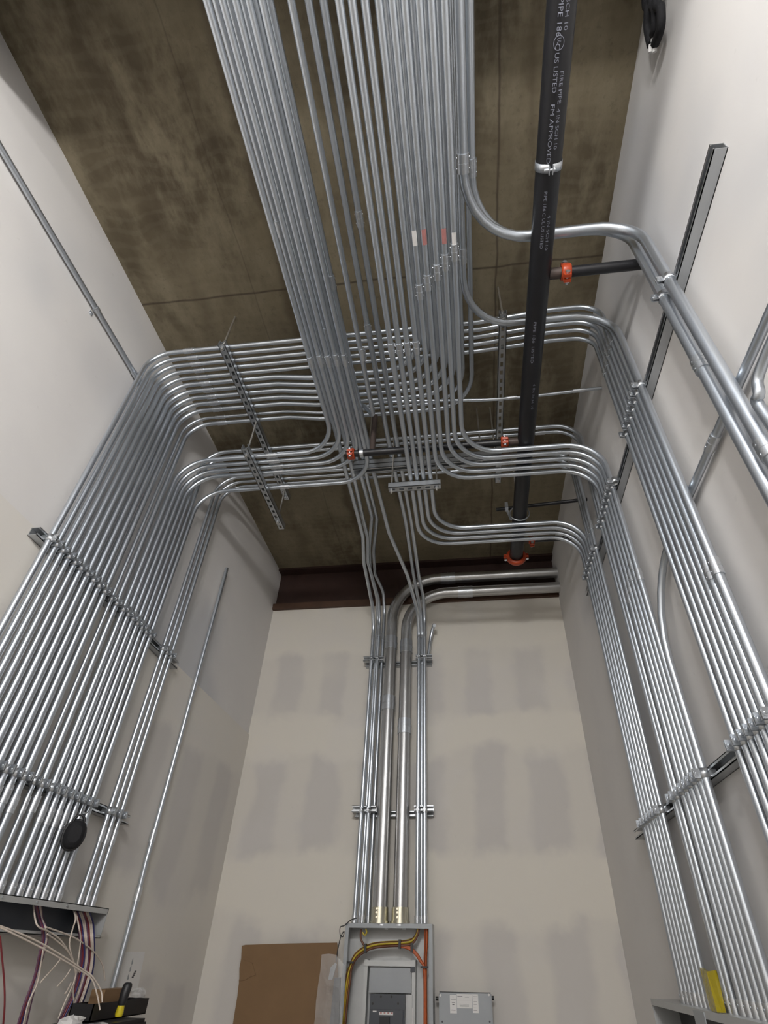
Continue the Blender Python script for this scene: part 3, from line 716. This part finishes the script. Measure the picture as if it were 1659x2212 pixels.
# ------------------------------------------------------------------ right wireway
XT2 = XR - .11
w = thing('wireway', 'open wireway under the right conduits with a dark inside', 'wireway', (XR - .05, 2.0, -.24))
y0, y1 = .4, 3.10; zt0, zb0 = tr_top_r, -.245
part('top_plate', MB().box((XT2, y0, zt0 - .003), (XR, y1, zt0)), M['lightgrey'], w)
part('front_lip', MB().box((XT2 - .002, y0, zt0 - .022), (XT2 + .001, y1, zt0 + .001)), M['lightgrey'], w)
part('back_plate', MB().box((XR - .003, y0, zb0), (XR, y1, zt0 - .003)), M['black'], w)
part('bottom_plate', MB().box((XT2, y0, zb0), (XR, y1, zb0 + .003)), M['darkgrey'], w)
part('end_plate', MB().box((XT2, y1 - .003, zb0), (XR, y1, zt0)), M['lightgrey'], w)
yc0 = onX(1500, 2185, XT2).y; yc1 = onX(1522, 2185, XT2).y
part('joint_plate', MB().box((XT2 - .005, yc1, zb0), (XT2 - .002, yc0, zt0 - .004)), M['grey'], w, 'grey joining plate')
ya, yb2 = onX(1523, 2150, XRC).y, onX(1560, 2160, XRC).y
q = MB(); vs = []
A = [onX(1511, 2090, XRC - .02), onX(1526, 2099, XRC - .03), onX(1541, 2096, XRC - .015), onX(1556, 2170, XRC - .035), onX(1545, 2171, XRC - .05), onX(1531, 2168, XRC - .04)]
for p in A[3:]: p.z = zt0 + .002
q = MB(); q.add(A + [p + V((.012, .002, 0)) for p in A], [(0, 1, 4, 5), (1, 2, 3, 4), (6, 11, 10, 7), (7, 10, 9, 8), (0, 5, 11, 6), (2, 8, 9, 3), (0, 6, 7, 1), (1, 7, 8, 2)])
solo('wire_bag', q, M['yfilm'], 'yellow clear plastic pouch standing on the right wireway between conduit banks', 'pouch', base=tuple(A[4]))
# ------------------------------------------------------------------ hanging speaker
sp_ = onX(160, 1803, XL + .125)
s = thing('portable_speaker', 'small oval black speaker hanging from the lower left strut by a clip', 'speaker', sp_)
yc, zc = sp_.y, sp_.z
q = MB(); seg = 20
def oval(a, ry, rz): return (ry * math.copysign(abs(math.cos(a)) ** .8, math.cos(a)), rz * math.copysign(abs(math.sin(a)) ** .8, math.sin(a)))
vs = []; prof = [(-.024, .55), (-.020, .86), (-.008, 1.0), (.008, 1.0), (.020, .88), (.026, .60)]
for px, k in prof:
    for i in range(seg):
        a = oval(2 * math.pi * i / seg, .037, .054); vs.append((sp_.x + px, yc + a[0] * k, zc + a[1] * k))
fs = [(j * seg + i, j * seg + (i + 1) % seg, (j + 1) * seg + (i + 1) % seg, (j + 1) * seg + i) for j in range(len(prof) - 1) for i in range(seg)]
q.add(vs, fs, True); q.add([vs[i] for i in range(seg)], [tuple(range(seg))[::-1]]); q.add(vs[-seg:], [tuple(range(seg))], True)
part('body', q, M['blackcloth'], s)
q = MB(); q.sweep([(sp_.x - .006 + 0 * a, yc + .039 * math.cos(a), zc + .056 * math.sin(a)) for a in [2 * math.pi * k / 24 for k in range(25)]], .006, 6, cap=False); part('rubber_edge', q, M['black'], s)
q = MB(); top = V((sp_.x, yc, zc + .050)); q.sweep([top + V((0, .020 * math.cos(a), .026 * math.sin(a))) for a in [math.pi * k / 10 - .2 for k in range(12)]], .005, 6)
part('loop', q, M['black'], s)
hook = V((XL + .075, onX(185, 1745, XL + .075).y, .545))
q = MB(); q.sweep(smoothc([top + V((0, .014, .036)), (top + hook) / 2 + V((.012, .014, 0)), hook + V((.020, .010, 0)), hook + V((0, 0, .02)), (top + hook) / 2 + V((-.004, -.004, .0)), top + V((0, .004, .030))]), .0028, 6); part('carabiner', q, M['strut'], s)
for o in list(s.children):
    if o.name.split('.')[0] in ('body', 'rubber_edge', 'loop'): o.rotation_euler = (0, 0, -.85)

# ------------------------------------------------------------------ paper, ladder top and tools at the lower left
xpz = XL + .0125
pq = [onX(266, 2056, xpz), onX(313, 2056, xpz), onX(296, 2142, xpz), onX(246, 2142, xpz)]
ps = thing('paper_sheet', 'white paper sheet taped to the left wall behind the lone conduit', 'paper', pq[3])
part('sheet', MB().hexa(pq, (.001, 0, 0)), M['white'], ps)
q = MB()
for (u, v, du) in ((285, 2075, 3), (281, 2090, 3), (276, 2108, 3), (272, 2125, 3)): 
    a = [onX(u, v, xpz + .0016), onX(u + du, v - 6, xpz + .0016), onX(u + du - 1, v + 7, xpz + .0016), onX(u - 2, v + 10, xpz + .0016)]
    q.add(a, [(0, 1, 2, 3)])
sub('faint_mark', q, M['grey'], ps, ps)
q = MB()
for k in range(4):
    u, v = 293 - k * 2.0, 2097 + k * 4.2
    a = [onX(u - 2.2, v, xpz + .0016), onX(u + 2.2, v - .5, xpz + .0016), onX(u + 1.2, v + 3, xpz + .0016), onX(u - 3, v + 3.2, xpz + .0016)]; q.add(a, [(0, 1, 2, 3)])
sub('dark_mark', q, M['ink'], ps, ps)
zl = -.215
ld = thing('step_ladder', 'black top cap of a step ladder below the loose wires', 'ladder', (XL + .20, 2.75, FL))
lx0, lx1 = XL + .145, XL + .345
ly0, ly1 = onX(104, 2206, lx1).y, onX(312, 2206, lx1).y
part('top_cap', MB().box((lx0, ly0, zl - .05), (lx1, ly1, zl)).box((lx0 + .01, ly0 - .012, zl - .03), (lx1 + .006, ly1 + .006, zl - .012)), M['black'], ld)
for sx in (0, 1):
    for sy in (0, 1):
        xx = lx0 + .02 if sx == 0 else lx1 - .02; yy = ly0 + .05 if sy == 0 else ly1 - .05; spl = .16 if sx else -.02
        part('leg', MB().hexa([(xx - .012, yy - .03, zl - .05), (xx + .012, yy - .03, zl - .05), (xx + .012, yy + .03, zl - .05), (xx - .012, yy + .03, zl - .05)], (spl, .06 if sy else -.06, FL - zl + .05)), M['yellow'], ld)
for k in range(4):
    zz = zl - .3 - .28 * k; f = (.3 + .28 * k) / (zl - FL); part('step', MB().box((lx1 - .05 + .16 * f, ly0 + .03, zz - .02), (lx1 + .16 * f, ly1 - .03, zz)), M['black'], ld)
bx = thing('parts_bin', 'dark open parts bin on the ladder top against the left wall', 'bin', (XL + .1, 2.9, zl))
bx0, bx1 = XL + .150, XL + .245; by0, by1 = onX(198, 2190, bx1).y, onX(314, 2190, bx1).y; bz = onX(300, 2158, bx1).z
part('front', MB().box((bx1 - .004, by0, zl), (bx1, by1, bz)), M['black'], bx); part('back', MB().box((bx0, by0, zl), (bx0 + .004, by1, bz)), M['black'], bx)
part('bottom', MB().box((bx0, by0, zl), (bx1, by1, zl + .004)), M['black'], bx)
for yy in (by0, by1 - .004): part('side', MB().box((bx0, yy, zl), (bx1, yy + .004, bz)), M['black'], bx)
cbx = XL + .195
cy0, cy1 = onX(210, 2150, cbx).y, onX(262, 2150, cbx).y; cz1 = onX(235, 2136, cbx).z
solo('cardboard_box', MB().box((cbx - .03, cy0, zl + .0045), (cbx + .03, cy1, cz1)), M['card'], 'small cardboard box standing in the dark bin on the ladder', 'box', base=(cbx, (cy0 + cy1) / 2, zl + .0045))
dx = XL + .30
d0, d1, d2 = onX(256, 2195, dx), onX(262, 2172, dx), onX(278, 2122, dx); d0.z = zl + .012
sd = thing('screwdriver', 'screwdriver with a black grip and yellow collar upright on the ladder top', 'tool', d0)
ax = (d2 - d0).normalized()
part('collar', MB().sweep([d0, d0.lerp(d1, .3), d1], [.013, .016, .013], 12), M['yellow'], sd, 'translucent yellow collar')
L = (d2 - d1).length
part('grip', MB().sweep([d1, d1 + ax * L * .12, d1 + ax * L * .5, d2 - ax * .012, d2 - ax * .004, d2], [.012, .016, .0185, .0185, .016, .010], 14), M['black'], sd)
def crumple(name, c, size, mat, label, cat, seed, flat=.35):
    random.seed(seed); q = MB(); n, mrow = 12, 7; vs = []
    for j in range(mrow):
        ph = math.pi * j / (mrow - 1)
        for i in range(n):
            a = 2 * math.pi * i / n; k = .65 + .5 * random.random()
            vs.append((c[0] + size[0] * k * math.sin(ph) * math.cos(a), c[1] + size[1] * k * math.sin(ph) * math.sin(a), max(c[2], c[2] + size[2] * (math.cos(ph) * k + .6))))
    q.add(vs, [(j * n + i, j * n + (i + 1) % n, (j + 1) * n + (i + 1) % n, (j + 1) * n + i) for j in range(mrow - 1) for i in range(n)])
    return solo(name, q, M[mat], label, cat, base=tuple(c))
cr = onX(160, 2190, XL + .30); crumple('crumpled_paper', (cr.x, cr.y, zl + .001), (.03, .075, .022), 'white', 'crumpled white paper on the ladder top below the wires', 'paper', 3)
p1 = [V((XL + .285, onX(186, 2200, XL + .285).y, zl + .001)), V((XL + .335, onX(190, 2204, XL + .335).y, zl + .001)), V((XL + .340, onX(236, 2205, XL + .340).y, zl + .001)), V((XL + .290, onX(224, 2200, XL + .290).y, zl + .001))]
pl = thing('paper_label', 'flat white paper label lying on the ladder top edge', 'paper', p1[0])
part('sheet', MB().hexa(p1, (0, 0, .0012)), M['white'], pl)
cq = V((0, 0, .0018)); c_ = sum(p1, V()) / 4 + V((-.005, .01, 0))
part('printed_mark', MB().add([c_ + V((-.012, -.022, .002)), c_ + V((.006, -.022, .002)), c_ + V((.010, .022, .002)), c_ + V((-.006, .03, .002))], [(0, 1, 2, 3)]), M['ink'], pl)
cr = onX(298, 2150, XL + .20); crumple('plastic_wrap', (cr.x, cr.y, bz + .001), (.03, .05, .022), 'film', 'crumpled clear plastic wrap on the rim of the dark bin', 'plastic', 8)

# ------------------------------------------------------------------ open panelboard on the back wall
PF = D - .15; px0, px1 = onY(747, 1997, PF).x, onY(934, 1997, PF).x; pz1, pz0 = .178, -1.0
p = thing('panelboard', 'open grey electrical panel with breaker and cables below the thick conduits', 'panel', ((px0 + px1) / 2, D, pz0))
e = .022
part('back_plate', MB().box((px0, D - .004, pz0), (px1, D, pz1)), M['lightgrey'], p)
part('top_plate', MB().box((px0, PF, pz1 - .003), (px1, D - .004, pz1)), M['lightgrey'], p)
part('side_plate', MB().box((px0, PF, pz0), (px0 + .003, D - .004, pz1 - .003)), M['lightgrey'], p)
part('side_plate', MB().box((px1 - .003, PF, pz0), (px1, D - .004, pz1 - .003)), M['lightgrey'], p)
part('front_rim', MB().box((px0, PF - .002, pz1 - .024), (px1, PF, pz1)), M['grey'], p)
part('front_rim', MB().box((px0, PF - .002, pz0), (px0 + e, PF, pz1 - .024)), M['grey'], p)
part('front_rim', MB().box((px1 - e, PF - .002, pz0), (px1, PF, pz1 - .024)), M['grey'], p)
for i, (u, v) in enumerate(((825, 2010), (863, 2010))):
    c = onY(u, v, D - .1); part('locknut', MB().cyl((c.x, D - .1, pz1 - .012), (c.x, D - .1, pz1 - .003), .055, 16).box((c.x + .02, D - .125, pz1 - .03), (c.x + .04, D - .115, pz1 - .004)), M['strut'], p)
for x in (-.785, -.737, -.391, -.343): part('locknut', MB().cyl((x, YF, pz1 - .016), (x, YF, pz1 - .003), .019, 8), M['strut'], p)
YI = D - .07
def pr(u0, v0, u1, v1, Y): a, b_ = onY(u0, v0, Y), onY(u1, v1, Y); return min(a.x, b_.x), max(a.x, b_.x), min(a.z, b_.z), max(a.z, b_.z)
# interior frame
fx0, fx1, fz0, fz1 = pr(788, 2072, 896, 2330, YI); fz0 = -.95
part('interior_rail', MB().box((fx0, YI - .005, fz0), (fx0 + .022, D - .004, fz1)), M['lightgrey'], p)
part('interior_rail', MB().box((fx1 - .022, YI - .005, fz0), (fx1, D - .004, fz1)), M['lightgrey'], p)
a, b_, c, d_ = pr(793, 2074, 893, 2088, YI); part('cross_bracket', MB().box((fx0, YI - .012, c), (fx1, YI - .006, d_)), M['lightgrey'], p)
a, b_, c, d_ = pr(800, 2090, 888, 2146, YI); part('deadfront', MB().box((a, YI - .002, c), (b_, YI + .004, d_)), M['grey'], p)
a, b_, c, d_ = pr(887, 2088, 897, 2100, YI); part('latch', MB().box((a, YI - .014, c), (b_, YI - .004, d_)), M['darkgrey'], p)
yb_ = D - .115
a, b_, c, d_ = pr(800, 2147, 872, 2330, yb_); br = part('main_breaker', MB().box((a, yb_, -.80), (b_, YI, d_)).box((a + .01, yb_ - .012, -.72), (b_ - .01, yb_, d_ - .07)), M['darkgrey'], p, 'dark grey main breaker')
a2, b2, c2, d2_ = pr(819, 2186, 849, 2193, yb_ - .012); sub('rating_label', MB().box((a2, yb_ - .0135, c2), (b2, yb_ - .012, d2_)), M['white'], p, br)
for k in range(4): sub('rating_mark', MB().box((a2 + .006 + .021 * k, yb_ - .0145, c2 + .006), (a2 + .016 + .021 * k, yb_ - .0133, c2 + .012)), M['palered'], p, br)
a2, b2, c2, d2_ = pr(801, 2183, 808, 2186, yb_ - .012); sub('rating_label', MB().box((a2 + .012, yb_ - .0135, c2), (b2 + .014, yb_ - .012, d2_)), M['white'], p, br)
a2, b2, c2, d2_ = pr(821, 2196, 842, 2212, yb_ - .012); sub('toggle', MB().box((a2, yb_ - .03, c2), (b2, yb_ - .012, d2_)), M['black'], p, br)
for (u, v) in ((823, 2153), (846, 2153), (805, 2168), (860, 2168)): c0 = onY(u, v, yb_); sub('screw', MB().cyl((c0.x, yb_ - .002, c0.z), (c0.x, yb_ + .004, c0.z), .006, 8), M['black'], p, br)
a2, b2, c2, d2_ = pr(885, 2178, 891, 2212, YI - .006); part('rating_strip', MB().box((a2, YI - .008, c2), (b2, YI - .006, d2_)), M['white'], p, 'white paper strip')
a2, b2, c2, d2_ = pr(873, 2148, 890, 2212, YI); part('terminal_cover', MB().box((a2, YI - .012, -.8), (b2, YI, d2_)), M['lightgrey'], p)
# feeder cables inside the panel
def cable(pix, Y, r, mat, root, off=0.):
    pts = [V((max(px0 + .007 + r, min(px1 - .007 - r, p_.x)), p_.y, p_.z)) for p_ in [onY(u, v, Y) for u, v in pix]]; q = MB().sweep(smoothc(pts, 5), r, 8); return part('cable', q, M[mat], root)
YC = D - .11
cab = thing('feeder_cables', 'yellow, orange and brown cables tied in an arch inside the open panel', 'cable', onY(760, 2212, YC), 'panel cables')
arch = [(904, 2005), (899, 2022), (888, 2034), (866, 2038), (840, 2039), (810, 2042), (788, 2050), (768, 2066), (757, 2090), (751, 2115), (746, 2150), (742, 2190), (738, 2240)]
for k, (mt, rr) in enumerate((('wyellow', .005), ('wbrown', .007), ('wyellow', .005), ('worange', .006), ('wyellow', .005), ('wbrown', .007))):
    o1 = (k - 2.5) * 2.0
    cable([(u + o1 * (1.1 if i > 8 else .3), v + o1 * (0.9 if 1 < i < 9 else .2)) for i, (u, v) in enumerate(arch)], YC - .006 * (k % 3), rr, mt, cab)
cable([(780, 2006), (779, 2024), (783, 2036), (790, 2044), (806, 2044)], YC, .006, 'wbrown', cab); cable([(790, 2006), (792, 2014), (788, 2020), (783, 2014)], YC - .01, .005, 'wyellow', cab)
for k in range(3):
    o1 = k * 2.2
    cable([(862, 2040 + o1), (880, 2044 + o1), (897, 2056 + o1), (909, 2074 + o1), (915 + o1 * .5, 2090), (917 + o1 * .6, 2130), (917 + o1 * .7, 2240)], YC - .008, .0062, 'worange', cab)
for k in range(3): cable([(919 + k * 1.5, 2006), (919 + k * 1.4, 2040), (917 + k * 1.5, 2090), (918 + k * 1.5, 2240)], YC - .002 * k, .0066, 'worange' if k != 1 else 'wbrown', cab)
for (u, v, hz) in ((790, 2048, 0), (864, 2039, 0), (758, 2079, 1), (917, 2089, 1), (890, 2047, 0)):
    c = onY(u, v, YC - .008); s_ = .022 if hz else .007; q = MB().box((c.x - s_, YC - .03, c.z - (.005 if hz else .024)), (c.x + s_, YC + .006, c.z + (.005 if hz else .022))); part('cable_tie', q, M['black'], cab)
# black hanging cord clip on the panel corner
hc = thing('cord_clip', 'thin black cord hooked on the top left corner of the open panel', 'cord', onY(737, 2012, PF - .02))
part('cord', MB().sweep(smoothc([onY(770, 1983, PF - .03), onY(757, 1988, PF - .02), onY(744, 1999, PF - .02), onY(735, 2003, PF - .02), onY(735, 2020, PF - .02), onY(741, 2023, PF - .02), onY(743, 2012, PF - .02), onY(736, 2024, PF - .025), onY(729, 2055, PF - .04), onY(726, 2080, PF - .05)]), .0028, 6), M['black'], hc)
# cardboard sheet leaning on the wall
Yk = D - .035
edge = [(522, 2043), (530, 2041), (620, 2038), (728, 2036), (729, 2045), (735, 2300), (488, 2300), (503, 2212), (508, 2180), (513, 2150), (516, 2123), (516, 2118), (519, 2105), (517, 2092), (521, 2070)]
cs = thing('cardboard_sheet', 'large brown cardboard sheet with a torn edge leaning left of the open panel', 'cardboard', onY(610, 2300, Yk))
part('sheet', MB().hexa([V((min(q_.x, px0 - .004), q_.y, q_.z)) for q_ in [onY(u, v, Yk) for u, v in edge]], (0, .006, 0)), M['card'], cs)
part('torn_flap', MB().hexa([onY(u, v, Yk - .004) for u, v in ((517, 2094), (521, 2072), (545, 2080), (552, 2106), (540, 2110), (530, 2117), (517, 2119))], (0, .0035, 0)), M['card'], cs)
# plastic-wrapped part
Yw = D - .19
pw = thing('wrapped_panel_part', 'dark metal part in clear plastic leaning against the open panel', 'package', onY(710, 2300, Yw))
part('metal_part', MB().hexa([onY(u, v, Yw) for u, v in ((722, 2112), (735, 2112), (728, 2300), (704, 2300))], (0, .02, 0)), M['darkgrey'], pw)
part('terminal_strip', MB().hexa([onY(u, v, Yw - .003) for u, v in ((714, 2090), (724, 2080), (727, 2083), (718, 2116), (709, 2116))], (0, .01, 0)), M['grey'], pw)
random.seed(9)
gx = [(695, 2062), (712, 2060), (728, 2062), (742, 2085)]; gb = [(672, 2300), (690, 2300), (715, 2300), (738, 2300)]
vs = []
for j in range(8):
    for i in range(4):
        u = gx[i][0] + (gb[i][0] - gx[i][0]) * j / 7; v = gx[i][1] + (gb[i][1] - gx[i][1]) * j / 7
        vs.append(onY(u + random.uniform(-3, 3), v, Yw - .012 - random.uniform(0, .018)))
fs = [(j * 4 + i, j * 4 + i + 1, (j + 1) * 4 + i + 1, (j + 1) * 4 + i) for j in range(7) for i in range(3)]
part('plastic_bag', MB().add(vs, fs), M['film'], pw, 'clear crinkled plastic')
# small grey cabinet right of the panel
Yg = D - .13
gx0, gx1, gz1 = onY(943, 2143, Yg).x, onY(1066, 2143, Yg).x, onY(1000, 2143, Yg).z
g = thing('grey_enclosure', 'closed grey enclosure with a white notice right of the open panel', 'enclosure', ((gx0 + gx1) / 2, D, gz1 - .6))
part('body', MB().box((gx0 + .012, Yg + .012, gz1 - .6), (gx1 - .012, D, gz1 - .012)), M['grey'], g)
dr = part('cover', MB().box((gx0 + .018, Yg, gz1 - .6), (gx1 - .018, Yg + .012, gz1 - .004)), M['grey'], g)
part('gasket', MB().box((gx0 + .016, Yg + .002, gz1 - .004), (gx1 - .016, Yg + .012, gz1)), M['black'], g)
for (u, v) in ((951.5, 2150), (1056, 2149)): c = onY(u, v, Yg); sub('cover_screw', MB().cyl((c.x, Yg - .004, c.z), (c.x, Yg + .001, c.z), .006, 10), M['white'], g, dr)
for (u, v) in ((955.5, 2207), (1058, 2207)): c = onY(u, v, Yg); sub('cover_screw', MB().cyl((c.x, Yg - .002, c.z), (c.x, Yg + .001, c.z), .005, 8), M['ink'], g, dr)
for (u, v) in ((944, 2157), (1064, 2156)): c = onY(u, v, Yg + .05); part('side_knob', MB().cyl((c.x - .008, Yg + .05, c.z), (c.x + .008, Yg + .05, c.z), .010, 10), M['black'], g)
def nb(u0, v0, u1, v1, yo, mat, nm):
    a, b_, c, d_ = pr(u0, v0, u1, v1, Yg); sub(nm, MB().box((a, Yg - yo, c), (b_, Yg - yo + .0008, d_)), M[mat], g, dr)
nb(971.5, 2149, 987, 2189, .0012, 'white', 'notice'); nb(986.5, 2147, 1020.5, 2178.5, .0014, 'white', 'notice'); nb(1020, 2147.5, 1034.5, 2188.5, .0012, 'white', 'notice')
for (u0, v0, u1, v1) in ((977, 2153, 980, 2154), (974, 2158, 985, 2159), (976, 2165, 983, 2166.2), (977, 2169.5, 981.5, 2171), (975, 2181, 984, 2182.5), (988, 2151.5, 999, 2152.8), (993, 2169, 1013, 2170), (993, 2171.5, 1013, 2172.5), (994, 2173.8, 1013, 2174.6), (988, 2161, 1018, 2161.7), (1004, 2154, 1013, 2154.6), (1022, 2152.5, 1031, 2153.3), (1023, 2157, 1030, 2157.6), (1023, 2163, 1030, 2163.6), (1023, 2170, 1030, 2170.6), (1023, 2177, 1030, 2177.6), (1023, 2182, 1031, 2183)):
    nb(u0, v0, u1, v1, .0022, 'ink', 'notice_line')
# ------------------------------------------------------------------ the strip light and an added rear fill light (both out of view)
for (x0, x1, y, z, lab) in ((-.55, .30, -1.25, 3.62, 'strip light hanging above and behind the viewer'), (-.9, .30, -2.9, 3.62, 'added fill light hanging at the rear of the room')):
    t = thing('strip_and_fill_light', lab, 'light', ((x0 + x1) / 2, y, z - EYE))
    part('housing', MB().box((x0, y - .03, z - EYE), (x1, y + .03, z - EYE + .04)), M['white'], t)
    for xx in ((-.497 if y > -2 else -.80), .20): part('rod', MB().cyl((xx, y, z - EYE + .04), (xx, y, ZC), .004, 6), M['rod'], t)
